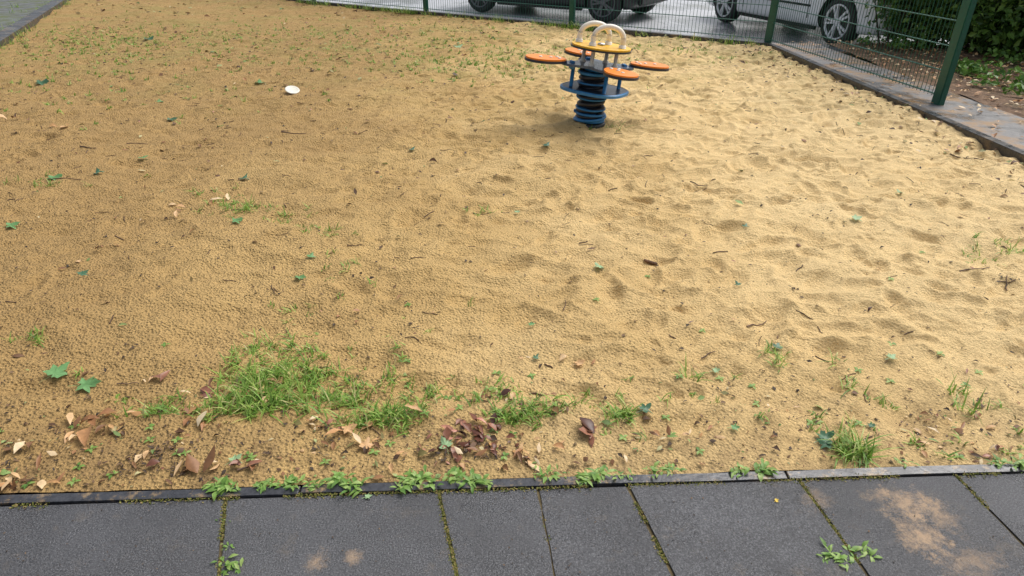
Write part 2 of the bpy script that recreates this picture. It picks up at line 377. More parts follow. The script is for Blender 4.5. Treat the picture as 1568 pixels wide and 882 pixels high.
def inpit(x,y):
    if y<front_y(x)+.012: return False
    if x>3.66-(y-1.54)*.0505-.02: return False
    if y>8.86+.70*(3.29-x)-.06: return False
    if x< -3.25-(y-1.25)*.436+.03: return False
    return True
it=[i for i in it if inpit(i[0],i[1])]
blades('grass',it,grassm)
it=[]
for t in range(170):
    f=random.random(); p=Vector(BR).lerp(Vector(BL),f*.8)
    if random.random()<.5: p=Vector(BR).lerp(Vector(BL),random.choice((.05,.16,.17,.36,.37,.5))+random.gauss(0,.02))
    for k in range(9): it.append((p.x+random.gauss(0,.04)+bn.x*-.05,p.y+random.gauss(0,.03)-bn.y*.05,-.005,random.uniform(.06,.18),.007,random.uniform(0,6.28),random.uniform(.05,.9),.2))
for t in range(160):
    p=Vector((FL[0],1.2)).lerp(Vector(BL),random.uniform(.3,1)); o=random.choice((.05,-.24,-.24,-random.uniform(.3,2)))
    for k in range(8): it.append((p.x+o+random.gauss(0,.05),p.y+random.gauss(0,.05),-.005,random.uniform(.04,.14),.008,random.uniform(0,6.28),random.uniform(.05,.9),.2))
blades('grass',it,grassm)
weedm=island('weed_mat',[(0,(.13,.27,.05)),(.5,(.25,.43,.09)),(1,(.42,.56,.17))],.45,.3)
def leafgeo(V,F,x,y,z,L,w,az,pitch,curl,roll=0,cup=.25,droop=0.0):
    d=Vector((math.cos(az),math.sin(az),0)); s=Vector((-d.y,d.x,0)); up=Vector((0,0,1)); s=(s*math.cos(roll)+up*math.sin(roll))
    p=Vector((x,y,z)); th=pitch; b0=len(V); prof=(.06,.55,1.0,.85,.45,.02)
    for i,pr in enumerate(prof):
        wi=w*.5*pr*(1+random.uniform(-.12,.12)); nrm=up*math.cos(th)-d*math.sin(th)
        V += [p-s*wi+nrm*wi*cup, p, p+s*wi+nrm*wi*cup*random.uniform(.4,1.4)]
        p=p+(d*math.cos(th)+up*math.sin(th))*L/5; th-=curl
    for i in range(5):
        a=b0+3*i; F += [(a,a+1,a+4,a+3),(a+1,a+2,a+5,a+4)]
V=[];F=[]
def rosette(px,py,n,L,z=.0,sp=.0,spx=.014):
    cx,cy=G(px,py)
    for k in range(n):
        l=L*random.uniform(.4,1.1)
        leafgeo(V,F,cx+random.gauss(0,spx),cy+random.gauss(0,.008),z,l,l*random.uniform(.22,.42),random.uniform(0,6.28),random.uniform(.1,.8),random.uniform(.1,.3))
for a in ((340,750,28,.042),(325,745,14,.034),(360,752,12,.03),(400,746,18,.030),(425,745,20,.032),(450,742,24,.034),(480,745,18,.028),(520,738,34,.046),(545,746,28,.04),(640,735,38,.04),(620,745,18,.038),(655,745,12,.034),(700,735,26,.042),(725,740,26,.040),(740,740,16,.03),
          (895,735,24,.038),(915,728,24,.040),(940,730,10,.024),(960,730,12,.022),(1000,722,18,.028),(1025,722,20,.030),(1130,724,20,.034),(1165,722,28,.038),(1530,712,26,.034),(1560,712,24,.038),(830,730,20,.03),(850,728,10,.024),(1380,710,12,.024),
          (1270,850,20,.03),(1290,858,16,.032),(1310,845,20,.028),(1335,850,8,.036),(345,862,18,.028),(350,873,10,.024),(345,840,8,.016),(340,800,6,.012)): rosette(*a[:4],z=.006 if a[1]<760 else .001)
for k in range(80):
    x=random.uniform(-2.5,3); y=float(front_y(x))+abs(random.gauss(0,.40))+.03
    for j in range(4): leafgeo(V,F,x,y,sh1(x,y)+.004,.020,.010,j*1.57+random.random(),.3,.15)
mk('weeds',V,F,weedm,smooth=True)
V=[];F=[]
for i,((p,d),g_) in enumerate(lines):
    for k in range(1300 if i!=2 else 160):
        t=random.random()*.75; 
        if vn(np.array([p.x+i*3.1]),np.array([p.y-t]),.06)[0]<-.3: continue
        x=p.x+d.x*t+random.gauss(0,.0042); y=p.y-t
        if y>front_y(x)-.04: continue
        leafgeo(V,F,x,y,-.003,.008,.0045,random.uniform(0,6.28),random.uniform(.2,1.2),.1)
for k in range(3000):
    x=random.uniform(-1.6,1.7)
    if vn(np.array([x]),np.array([0.]),.10,4)[0]<-.1: continue
    leafgeo(V,F,x,float(front_y(x))-.040+random.gauss(0,.006),.0,.008,.004,random.uniform(0,6.28),random.uniform(.2,1.2),.1)
mossm=island('moss_mat',[(0,(.07,.09,.015)),(.5,(.19,.20,.035)),(1,(.36,.26,.11))],.8,.1)
mk('moss',V,F,mossm,smooth=True)
# ---------------------------------------------------------------- leaves
drym=island('dry_leaf_mat',[(0,(.18,.09,.04)),(.25,(.40,.19,.08)),(.5,(.62,.34,.14)),(.75,(.74,.51,.27)),(1,(.84,.68,.44))],.5,.1)
redm=island('red_leaf_mat',[(0,(.07,.025,.015)),(.4,(.19,.07,.04)),(.65,(.32,.14,.08)),(1,(.62,.28,.19))],.35,.05)
grm=island('green_leaf_mat',[(0,(.09,.22,.08)),(.6,(.17,.36,.13)),(1,(.36,.50,.18))],.45,.15)
darkm=island('dark_bits_mat',[(0,(.03,.02,.012)),(.6,(.08,.048,.026)),(1,(.20,.115,.05))],.7)
litm=island('brown_litter_mat',[(0,(.07,.038,.02)),(.3,(.18,.09,.04)),(.55,(.34,.17,.07)),(.75,(.14,.21,.06)),(.85,(.24,.36,.10)),(1,(.72,.54,.32))],.6,.1)
def scatter_leaf(V,F,x,y,L,asp=.45,z=None,tilt=.35):
    z=(sh1(x,y) if z is None else z)+.005
    leafgeo(V,F,x,y,z+random.uniform(0,L*.12),L,L*asp*random.uniform(.5,1.3),random.uniform(0,6.28),random.uniform(-.05,tilt),random.uniform(-.05,.3),random.uniform(-.5,.5),random.uniform(-.4,.9))
V=[];F=[]
spots=[(120,650,.12,5),(160,650,.11,4),(190,635,.08,4),(290,640,.09,4),(300,655,.06,3),(310,605,.06,3),(310,725,.10,5),(560,683,.10,3),(530,660,.09,2),(395,605,.09,3),(430,580,.08,2),(240,575,.07,2),(680,630,.09,3),
       (800,700,.09,6),(820,705,.07,5),(740,690,.07,4),(770,605,.06,3),(30,735,.09,6),(15,740,.11,4),(60,745,.07,3),(50,670,.07,3),(885,553,.05,2),(1435,190,.12,4),(1320,145,.08,6),(1170,90,.08,6),(1025,670,.05,4),(1085,665,.05,4),(1480,650,.06,5),
       (1440,690,.06,4),(1430,640,.05,3),(1500,690,.05,4),(1190,620,.03,3),(240,320,.06,3),(320,310,.09,5),(255,333,.07,3),(95,195,.10,3),(400,125,.08,5),(15,185,.14,6),(100,400,.05,2),(150,380,.07,3),(1460,225,.10,4),(500,655,.05,3),(820,545,.04,2),(650,470,.04,2),(530,488,.05,3),(700,700,.05,4),(860,680,.05,3),(960,700,.04,3),(380,710,.06,3),(210,690,.05,3),(130,690,.05,3),
       (370,590,.06,3),(480,640,.06,3),(450,700,.05,3),(600,700,.05,3)]
for px,py,L,n in spots:
    cx,cy=G(px,py)
    for k in range(n):
        x=cx+random.gauss(0,.024*cy); y=cy+random.gauss(0,.015*cy)
        if inpit(x,y): scatter_leaf(V,F,x,y,L*random.uniform(.4,1.0)*.9,.4,tilt=.6)
for k in range(5200):
    x=random.uniform(3.5,9) ; y=random.uniform(3.0,9.2)
    if x<4.2 and random.random()<.82: continue
    scatter_leaf(V,F,x,y,random.uniform(.03,.075),z=.012,tilt=.5)
mk('dry_leaf_litter',V,F,drym,smooth=True)
V=[];F=[]
for k in range(900):
    x=random.uniform(-3,3.4); y=float(front_y(x))+abs(random.gauss(0,.20))+.01
    scatter_leaf(V,F,x,y,.009+.030*random.random()**2.5,.5)
for k in range(1900):
    y=1.5+random.random()**.8*13; x=random.uniform(-6-.3*y,3.3)
    if not inpit(x,y): continue
    if random.random()>.30+.70*float(sstep(.3,-2.0,x)) and y<8: continue
    scatter_leaf(V,F,x,y,(.013+.035*random.random()**3)*(1+y*.12),.5)
for k in range(800):
    f=random.random()
    if random.random()<.5: p=Vector(BR).lerp(Vector(BL),f*.7)-bn*abs(random.gauss(0,.3))
    else: p=Vector(BR).lerp(Vector(FR),f)-Vector((abs(random.gauss(0,.3)),0))
    if inpit(p.x,p.y): scatter_leaf(V,F,p.x,p.y,random.uniform(.025,.07))
mk('brown_leaf_litter',V,F,litm,smooth=True)
V=[];F=[]
for px,py,L,n,s in ((905,660,.075,6,.012),(730,660,.045,26,.035),(690,680,.04,20,.05),(760,680,.03,12,.05),(715,700,.03,10,.06),(315,603,.05,4,.02),(500,655,.03,3,.02),(370,710,.05,3,.03),(240,700,.04,4,.05),(1530,690,.03,3,.04),(770,605,.04,4,.03),(1440,635,.03,3,.04),(240,575,.05,3,.02)):
    cx,cy=G(px,py)
    for k in range(n):
        x=cx+random.gauss(0,s); y=max(cy+random.gauss(0,s*.6),float(front_y(x))+.02); scatter_leaf(V,F,x,y,L*random.uniform(.3,1.2),.6,tilt=.9)
for k in range(150):
    x=random.uniform(-5,3.2); y=random.uniform(1.6,8)
    if inpit(x,y): scatter_leaf(V,F,x,y,random.uniform(.015,.035))
mk('red_leaf_litter',V,F,redm,smooth=True)
V=[];F=[]
for k in range(10500):
    r=random.random()
    if r<.30: x=random.uniform(-3,3.5); y=float(front_y(x))+abs(random.gauss(0,.30))+.005
    else: y=1.5+random.random()*9.5; x=random.uniform(-4-.3*y,3.3)
    if not inpit(x,y): continue
    if x>-.3 and random.random()<.35: continue
    scatter_leaf(V,F,x,y,(.007+.016*random.random()**4)*(1+.17*(y-1.4)),.5)
for k in range(420):
    x=random.uniform(-1.6,1.8); y=random.uniform(.9,float(front_y(x))-.05); scatter_leaf(V,F,x,y,random.uniform(.003,.008),.5,z=-.002)
for px,py,n in ((195,535,18),(20,715,12),(90,655,8),(1540,435,12),(1440,630,12),(200,430,12),(1115,590,10),(240,690,40),(280,720,40),(200,715,30),(690,690,40),(740,695,40),(800,620,14),(560,420,8),(985,360,10),(1260,335,10),(420,450,10),(160,330,8),(80,460,10),(620,500,8)):
    cx,cy=G(px,py)
    for k in range(n):
        x=cx+random.gauss(0,.02*cy); y=cy+random.gauss(0,.014*cy)
        if inpit(x,y): scatter_leaf(V,F,x,y,random.uniform(.006,.022))
mk('dark_debris',V,F,darkm,smooth=True)
bm=bmesh.new()
def twig(px,py,L,az,r=.002):
    x,y=G(px,py); d=Vector((math.cos(az),math.sin(az),0)); pts=[]; rs=[]
    for i in range(5):
        p=Vector((x,y,0))+d*L*(i/4-.5)+Vector((-d.y,d.x,0))*random.gauss(0,L*.03)
        p.z=sh1(p.x,p.y)+.003+r; pts.append(p); rs.append(r*(1.2-.15*i))
    tube(bm,pts,rs,6)
for a in ((1160,493,.13,.6,.003),(1085,540,.07,.5,.0025),(450,205,.18,.1,.004),(1070,283,.12,-.7,.003),(195,583,.08,0,.002),(135,227,.16,-.4,.004),(740,322,.12,.3,.002),(210,218,.14,.3,.003),(545,374,.09,-.1,.002),(990,280,.1,1.3,.002),(420,445,.10,-1,.002),(1540,437,.08,1.1,.003),(380,715,.06,.5,.003),(865,470,.06,1.3,.002),(100,275,.2,.1,.003),(1490,418,.14,.1,.003),(1480,240,.2,-.5,.003)): twig(*a)
for k in range(420):
    y=1.5+random.random()*8; x=random.uniform(-3-.4*y,3.2)
    if not inpit(x,y): continue
    L=random.uniform(.02,.07)*(1+.05*y); az=random.uniform(0,6.28); d=Vector((math.cos(az),math.sin(az),0))
    pts=[Vector((x,y,0))+d*L*t+Vector((-d.y,d.x,0))*random.gauss(0,L*.05) for t in (-.5,-.1,.2,.5)]
    for p in pts: p.z=sh1(p.x,p.y)+.003
    tube(bm,pts,random.uniform(.001,.0026),5)
from_bm('twigs',bm,simple('twig_mat',(.11,.065,.04),.8,var=.5))
bm=bmesh.new(); x,y=G(997,393)
tube(bm,[(x-.032,y-.004,sh1(x-.03,y)+.010),(x,y,sh1(x,y)+.011),(x+.032,y+.003,sh1(x+.03,y)+.010)],[.006,.009,.008],10); from_bm('bark_piece',bm,simple('bark_mat',(.15,.085,.05),.9,var=.5,bumps=.8))
def maple(px,py,S,az,mat=grm,z=None,name='maple_leaf'):
    x,y=G(px,py); 
    if z is None: z=max(sh1(x,y),sh1(x+.02,y),sh1(x-.02,y),sh1(x,y-.02))+.010
    R=[(0,1.0),(7,.84),(14,.72),(22,.66),(30,.42),(40,.62),(48,.72),(55,.92),(66,.62),(80,.45),(95,.58),(115,.66),(130,.42),(160,.34),(178,.12)]
    R=[(a,r*random.uniform(.88,1.1)) for a,r in R]
    out=[(a,r) for a,r in R]+[(-a,r*random.uniform(.85,1.05)) for a,r in R[::-1][:-1]]
    V=[Vector((0,0,0))]; cu=random.uniform(.15,.45)
    M=Matrix.Rotation(az,3,'Z')@Matrix.Rotation(random.uniform(-.15,.25),3,'X')
    for rr in (.5,1.0):
        for a,r in out:
            t=math.radians(a); r2=r*rr*S; q=Vector((math.cos(t)*r2,math.sin(t)*r2,cu*(r2*r2)/S*math.sin(3*t+az)+random.uniform(0,.06)*S*rr))
            V.append(q)
    n=len(out); F=[(0,1+i,1+(i+1)%n) for i in range(n)]+[(1+i,1+n+i,1+n+(i+1)%n,1+(i+1)%n) for i in range(n)]
    V=[M@q+Vector((x,y,z)) for q in V]
    b0=len(V); q=M@Vector((-.1*S,0,0))+Vector((x,y,z)); q2=M@Vector((-.9*S,.1*S,0))+Vector((x,y,z-.004)); s=Vector((0,.0012,.0))
    V+=[q-s,q+s,q2+s,q2-s]; F.append((b0,b0+1,b0+2,b0+3))
    mk(name,V,F,mat,smooth=True)
paleg=island('pale_leaf_mat',[(0,(.26,.44,.20)),(1,(.40,.56,.30))],.5,.15)
dkg=island('dark_leaf_mat',[(0,(.05,.13,.065)),(1,(.09,.21,.11))],.4,.1)
for a in ((86,578,.062,1.2),(128,588,.060,.2),(683,686,.038,2,paleg),(456,427,.040,0),(476,397,.034,1.4),(919,411,.042,2.2,paleg),(361,343,.045,.3),(372,272,.05,1.2,dkg),(260,183,.06,.3,dkg),(1362,553,.03,.5,paleg),
          (1095,566,.022,.2,paleg),(1308,338,.045,.2,paleg),(1380,297,.04,2,paleg),(986,627,.035,.6,dkg),(1122,660,.022,0,grm),(1262,672,.045,.5,dkg),(1268,680,.035,2.6,dkg),(1190,532,.03,1.0,dkg),(60,125,.10,.2,dkg),(225,60,.10,.5,dkg),(700,75,.09,.7,paleg),(1140,352,.03,1,dkg),
          (790,320,.025,.1,paleg),(358,707,.03,.8,paleg),(836,227,.05,1,dkg),(812,490,.022,.2,grm),(127,425,.035,1,dkg),(15,345,.055,.5,grm),(562,762,.016,.3,paleg,.004),(630,232,.04,1,dkg),(80,275,.07,.3,grm),(150,266,.05,2,dkg),(398,126,.08,2,grm),(1332,652,.02,0,dkg),(215,240,.05,.6,grm),(245,160,.06,2,grm),(1130,442,.025,2,dkg),(820,547,.022,1,dkg)): maple(*a)
maple(885,553,.030,.4,drym); maple(530,658,.038,.4,drym); maple(905,655,.045,2.4,redm); maple(395,603,.034,1,drym); maple(430,583,.032,2,drym); maple(560,683,.036,1.5,drym)
maple(1188,768,.009,.4,simple('yellow_petal_mat',(.75,.5,.03),.5),.004,'yellow_leaf')
x,y=G(448,141); bm=bmesh.new()
lathe(bm,[(.001,0),(.055,0),(.064,.003),(.067,.008),(.063,.011),(.052,.009),(.045,.006),(.001,.007)],40)
o=from_bm('plastic_lid',bm,simple('lid_mat',(.72,.70,.60),.45,var=.12),smooth=True,loc=(x,y,sh1(x,y)+.020)); o.rotation_euler=(.30,.26,0)
# ---------------------------------------------------------------- FENCE
fm=simple('fence_green',(.006,.085,.055),.4,var=.15)
corner=Vector(bo(BR,.03))+Vector((.02,.08)); near=Vector(G(1435,160))
ps=[near,corner]; dL=bd
for k in range(1,6): ps.append(corner+dL*2.95*k)
fen=empty('mesh_fence')
for i,p in enumerate(ps):
    bm=bmesh.new(); q=ps[1]-ps[0] if i==0 else dL; an=math.atan2(q.y,q.x); w=.10 if i==0 else .085
    box(bm,(0,0,.62),(w,.06,1.50),bev=.006); box(bm,(0,0,1.375),(w+.008,.068,.012),bev=.003)
    for z in (.12,.35,.6,.85,1.1,1.3):
        box(bm,(0,-.040,z),(.05,.012,.035),bev=.003); lathe(bm,[(.008,-.055),(.008,-.046)],8,'Y',M=Matrix.Translation((0,0,z)))
    o=from_bm('post_%d'%i,bm,fm,parent=fen,loc=(p.x,p.y,0)); o.rotation_euler=(0,0,an)
for i in range(len(ps)-1):
    a,b_=ps[i],ps[i+1]; L=(b_-a).length; d=(b_-a)/L; nrm=Vector((-d.y,d.x)); bm=bmesh.new()
    def wp(s,z,o): return Vector((a.x+d.x*s+nrm.x*o,a.y+d.y*s+nrm.y*o,z))
    for s in np.arange(.05,L-.03,.05): tube(bm,[wp(s,.06,.0),wp(s,1.32,.0)],.0030,4,cap=False)
    z=.08
    while z<1.32:
        for o_ in (-.008,.008): tube(bm,[wp(.03,z,o_),wp(L-.03,z,o_)],.0042,5,cap=False)
        z+=.2
    from_bm('mesh_panel_%d'%i,bm,fm,parent=fen)
# ---------------------------------------------------------------- SPRING ROCKER
orange=simple('orange_hdpe',(.88,.24,.01),.4,var=.06,bumps=.05)
yellow=simple('yellow_hdpe',(.80,.45,.02),.4,var=.12,nscale=12)
blk=simple('black_panel',(.02,.028,.045),.3,var=.3)
blue=simple('blue_paint',(.03,.19,.42),.4,var=.15)
white=simple('cream_plastic',(.84,.79,.68),.4,var=.05)
sprm=simple('spring_steel',(.02,.02,.024),.4,var=.3)
steel=simple('bolt_steel',(.5,.5,.5),.3,metal=1)
toy=empty('spring_rocker',(TOY[0],TOY[1],sh1(*TOY)-.004),(0,math.radians(1.5),0))
bm=bmesh.new(); lathe(bm,[(.001,-.05),(.125,-.05),(.13,.004),(.12,.010),(.001,.010)],40); from_bm('base_plate',bm,sprm,parent=toy)
def coil(bm,r,z0,z1,turns,wr,ph=0,mi=0):
    n=int(turns*28); tube(bm,[(r*math.cos(ph+2*math.pi*turns*i/n),r*math.sin(ph+2*math.pi*turns*i/n),z0+(z1-z0)*i/n) for i in range(n+1)],wr,10,mi)
bm=bmesh.new(); coil(bm,.093,.025,.40,7.5,.019); from_bm('spring',bm,sprm,parent=toy,smooth=True)
bm=bmesh.new(); lathe(bm,[(.001,.02),(.078,.02),(.08,.40),(.001,.40)],24); from_bm('inner_sleeve',bm,blk,parent=toy)
bm=bmesh.new()
for z,t in ((.03,.022),(.075,.016),(.12,.012),(.20,.012),(.31,.012),(.385,.02)):
    M=Matrix.Translation((0,0,z))@Matrix.Rotation(random.uniform(-.05,.05),4,'X')@Matrix.Rotation(.05,4,'Y')
    lathe(bm,[(.112,-t/2),(.119,-t/2),(.121,0),(.119,t/2),(.112,t/2)],36,M=M)
coil(bm,.122,.015,.09,1.2,.011,2)
from_bm('blue_clamps',bm,blue,parent=toy)
top=empty('upper_body',(0,0,0),(0,math.radians(4.5),math.radians(14))); top.parent=toy
def plate(name,outline,z,t,mats,par,edge=0):
    bm=bmesh.new(); prism(bm,outline,z-t/2,z+t/2,.004)
    return from_bm(name,bm,mats,parent=par)
circ=lambda r,n=48,cx=0,cy=0,sx=1,sy=1:[(cx+r*sx*math.cos(2*math.pi*i/n),cy+r*sy*math.sin(2*math.pi*i/n)) for i in range(n)]
def lobed(r,am,n=72,k=4): return [((r+am*math.cos(k*2*math.pi*i/n))*math.cos(2*math.pi*i/n),(r+am*math.cos(k*2*math.pi*i/n))*math.sin(2*math.pi*i/n)) for i in range(n)]
ZF=.262
plate('foot_plate',lobed(.258,.012),ZF,.018,blk,top)
bm=bmesh.new(); 
o_=lobed(.266,.012); i_=lobed(.252,.012)
vs=[[bm.verts.new((x,y,z)) for x,y in L_] for L_,z in ((o_,ZF-.013),(o_,ZF+.005),(i_,ZF+.0115),(i_,ZF-.013))]
for a in range(4):
    for k in range(72):
        bm.faces.new((vs[a][k],vs[a][(k+1)%72],vs[(a+1)%4][(k+1)%72],vs[(a+1)%4][k]))
from_bm('foot_plate_rim',bm,blue,parent=top)
plate('seat_carrier',lobed(.235,.06),.438,.018,simple('grey_blue_panel',(.08,.11,.16),.2,var=.3),top)
for k in range(4):
    a=k*math.pi/2; R=Matrix.Rotation(a,4,'Z')
    def petal(s,n=40):
        pts=[]
        for i in range(n):
            t=2*math.pi*i/n; xx=math.cos(t); yy=math.sin(t)
            wdt=.118*(1+.18*xx); pts.append((.425+.160*xx*s,wdt*yy*s))
        return [tuple((R@Vector((x,y,0)))[:2]) for x,y in pts]
    plate('seat_support_%d'%k,petal(1.03),.454,.018,blk,top)
    plate('seat_%d'%k,petal(.99),.469,.012,orange,top)
    bm=bmesh.new()
    for r_,y_ in ((.33,.03),(.33,-.03),(.47,.0),(.39,0)):
        lathe(bm,[(.001,.474),(.014,.474),(.014,.480),(.006,.483),(.001,.483)],12,M=R@Matrix.Translation((r_,y_,0)))
    from_bm('seat_bolts_%d'%k,bm,white,parent=top)
    bm=bmesh.new(); tube(bm,[R@Vector((.20,.0,ZF+.01)),R@Vector((.20,0,.43))],.015,10); from_bm('strut_%d'%k,bm,blue,parent=top)
    bm=bmesh.new(); q=R@Matrix.Rotation(math.pi/4,4,'Z')
    tube(bm,[q@Vector((.135,.0,.447)),q@Vector((.135,0,.572))],.015,10)
    lathe(bm,[(.024,.447),(.024,.462)],12,M=q@Matrix.Translation((.135,0,0))); lathe(bm,[(.02,.552),(.02,.563)],12,M=q@Matrix.Translation((.135,0,0)))
    from_bm('spacer_%d'%k,bm,white,parent=top)
    bm=bmesh.new(); box(bm,R@Vector((.215,0,.432)),(.03,.05,.06),rot=Matrix.Rotation(a,3,'Z'),bev=.004); from_bm('bracket_%d'%k,bm,blue,parent=top)
bm=bmesh.new(); lathe(bm,[(.001,.40),(.10,.40),(.105,.43),(.001,.43)],32); from_bm('spring_head',bm,blue,parent=top)
plate('top_disc_base',circ(.233,56),.568,.012,blk,top)
plate('top_disc',circ(.226,56),.581,.012,yellow,top)
for s,(yo,rot) in enumerate(((-.07,-.15),(.075,-.15))):
    bm=bmesh.new(); pts=[]
    for i in range(25):
        t=math.pi*i/24; pts.append((-.115*math.cos(t),0,.60+.045+.085*math.sin(t)))
    pts=[(-.115,0,.586)]+pts+[(.115,0,.586)]
    M=Matrix.Rotation(rot,4,'Z')@Matrix.Translation((.03 if s==0 else -.045,yo,0))
    tube(bm,[M@Vector(p) for p in pts],.020,12)
    for sx_ in (-.115,.115): lathe(bm,[(.028,.589),(.028,.604),(.022,.610)],14,M=M@Matrix.Translation((sx_,0,0)))
    from_bm('handle_%d'%s,bm,white,parent=top)
bm=bmesh.new(); lathe(bm,[(.001,.588),(.03,.588),(.03,.60),(.012,.606),(.001,.606)],20); from_bm('centre_cap',bm,steel,parent=top)
# ---------------------------------------------------------------- CARS
tire=simple('tyre_rubber',(.025,.025,.027),.7,var=.2); glass=simple('car_glass',(.012,.015,.018),.05,var=.1); trim=simple('black_trim',(.015,.015,.016),.5,var=.2)
alloy=simple('alloy_rim',(.78,.79,.80),.35,metal=.1,var=.05); lampm=simple('tail_lamp',(.35,.01,.01),.2); headm=simple('head_lamp',(.6,.62,.65),.1)
platem=simple('licence_plate',(.75,.75,.72),.4); arch=simple('arch_liner',(.008,.008,.008),.9)
def car(name,c0,c1,side,paint,rimmat,L=4.25,W=.90,over=.82,wr=.325):
    c0=Vector(c0); c1=Vector(c1); d=(c1-c0).normalized(); n=Vector((d.y,-d.x))*side; wb=(c1-c0).length
    org=c0+n*(W-.03); e=empty(name,(org.x,org.y,-.2),(0,0,math.atan2(d.y,d.x)))
    x0=-over; x1=wb+.87
    f=lambda t:x0+(x1-x0)*t
    S=[(f(0),.70,.34,.72,.68,.80,.60),(f(.015),.82,.24,.86,.78,.92,.66),(f(.06),.88,.20,.93,.83,1.20,.60),(f(.14),.90,.19,.95,.85,1.43,.60),(f(.26),.90,.18,.95,.86,1.49,.62),(f(.42),.90,.18,.94,.86,1.50,.63),(f(.55),.90,.18,.93,.86,1.47,.62),
       (f(.64),.90,.18,.92,.85,1.30,.62),(f(.745),.90,.18,.90,.83,.98,.68),(f(.86),.89,.19,.82,.80,.88,.62),(f(.95),.86,.20,.72,.76,.77,.55),(f(.99),.78,.24,.62,.70,.66,.5),(f(1),.68,.34,.55,.62,.58,.45)]
    bm=bmesh.new(); rings=[]
    for (x,w,zb,bz,bw,rz,rw) in S:
        w*=W/.9; bw*=W/.9
        half=[(w-.16,zb),(w-.04,zb+.03),(w-.005,zb+.11),(w+.005,(zb+bz)/2+.06),(w-.015,bz-.08),(bw,bz),(rw+(bw-rw)*.12,rz-.06 if rz-bz>.15 else rz-.02),(rw-.12,rz)]
        ring=[bm.verts.new((x,y,z)) for y,z in half]+[bm.verts.new((x,-y,z)) for y,z in half[::-1]]
        rings.append(ring)
    nn=16
    for i in range(len(rings)-1):
        rise=(S[i][5]-S[i][3]+S[i+1][5]-S[i+1][3])/2
        for k in range(nn):
            fc=bm.faces.new((rings[i][k],rings[i][(k+1)%nn],rings[i+1][(k+1)%nn],rings[i+1][k])); fc.smooth=True
            if k in (5,9) and rise>.25: fc.material_index=1
            if k in (6,7,8) and abs(S[i][5]-S[i+1][5])>.14 and rise>.12: fc.material_index=1
    bm.faces.new(rings[0]); bm.faces.new(rings[-1][::-1])
    bmesh.ops.recalc_face_normals(bm,faces=bm.faces)
    body=from_bm('body',bm,[paint,glass,arch],parent=e)
    md=body.modifiers.new('s','SUBSURF'); md.levels=2; md.render_levels=2
    cutters=[]
    for xx in (0,wb):
        b2=bmesh.new(); lathe(b2,[(wr+.045,-1.2),(wr+.045,1.2)],40,'Y'); bmesh.ops.recalc_face_normals(b2,faces=b2.faces)
        for f_ in b2.faces: f_.material_index=2
        o=from_bm('cut',b2,[paint,glass,arch],parent=e,loc=(xx,0,wr+.01)); cutters.append(o)
        mb=body.modifiers.new('b','BOOLEAN'); mb.operation='DIFFERENCE'; mb.object=o; mb.solver='EXACT'
    bpy.context.view_layer.update(); dg=bpy.context.evaluated_depsgraph_get()
    nm=bpy.data.meshes.new_from_object(body.evaluated_get(dg)); body.modifiers.clear(); body.data=nm
    for o in cutters: bpy.data.objects.remove(o,do_unlink=True)
    bm=bmesh.new(); box(bm,((wb)/2,0,.5),(wb+.9,1.16*W/.9,.5),bev=.02); from_bm('inner_chassis',bm,arch,parent=e)
    for xi,xx in enumerate((0,wb)):
        for sy in (-1,1):
            bm=bmesh.new(); y=sy*(W-.01)
            M=Matrix.Translation((xx,y,wr))@(Matrix.Identity(4) if sy>0 else Matrix.Rotation(math.pi,4,'Z'))
            lathe(bm,[(.20,-.20),(.29,-.20),(wr-.01,-.185),(wr,-.15),(wr,-.05),(wr-.012,-.015),(.285,.0),(.250,-.006),(.238,-.02)],48,'Y',M=M,mi=0)
            prof=[(.236,-.03),(.244,.002),(.232,.006),(.216,-.008),(.205,-.12)]
            rr=[[bm.verts.new(M@Vector((r*math.cos(2*math.pi*k/40),yy,r*math.sin(2*math.pi*k/40)))) for k in range(40)] for r,yy in prof]
            for i in range(4):
                for k in range(40):
                    f_=bm.faces.new((rr[i][k],rr[i][(k+1)%40],rr[i+1][(k+1)%40],rr[i+1][k])); f_.material_index=1; f_.smooth=True
            lathe(bm,[(.204,-.13),(.204,-.10),(.001,-.10)],32,'Y',M=M,mi=2)
            lathe(bm,[(.06,-.09),(.056,.002),(.03,.010),(.001,.010)],20,'Y',M=M,mi=1)
            for k in range(5):
                for dd in (-.17,.17):
                    a=2*math.pi*k/5+dd
                    bx=Matrix.Rotation(-a,4,'Y')@Matrix.Translation((.135,-.004,0))
                    r=bmesh.ops.create_cube(bm,size=1); bmesh.ops.transform(bm,matrix=M@bx@Matrix.Diagonal((.185,.022,.030,1)),verts=r['verts'])
                    for f_ in set(q for v_ in r['verts'] for q in v_.link_faces): f_.material_index=1
            from_bm('wheel_%d_%s'%(xi,'l' if sy>0 else 'r'),bm,[tire,rimmat,arch],parent=e)
    bm=bmesh.new()
    for sy in (-1,1):
        box(bm,(wb/2,sy*(W-.04),.20),(wb-2*wr-.18,.05,.05),bev=.012)
        box(bm,(wb/2+.05,sy*(W+.003),.50),(wb*.62,.012,.030),bev=.004)
        box(bm,(wb*.70,sy*(W+.09),1.0),(.16,.18,.12),bev=.03)
        for hx in (.30,.66): box(bm,(wb*hx,sy*(W+.004),.82),(.16,.02,.025),bev=.006)
        for hx in (.22,.50,.80): box(bm,(wb*hx,sy*(W-.0025),.60),(.006,.012,.55))
    box(bm,(x0+.02,0,.36),(.10,1.3,.14),bev=.03); box(bm,(x1-.03,0,.34),(.10,1.2,.14),bev=.03)
    from_bm('trim',bm,trim,parent=e)
    bm=bmesh.new()
    for sy in (-1,1): box(bm,(x0+.07,sy*.68,.80),(.12,.2,.22),bev=.03)
    from_bm('tail_lamps',bm,lampm,parent=e)
    bm=bmesh.new()
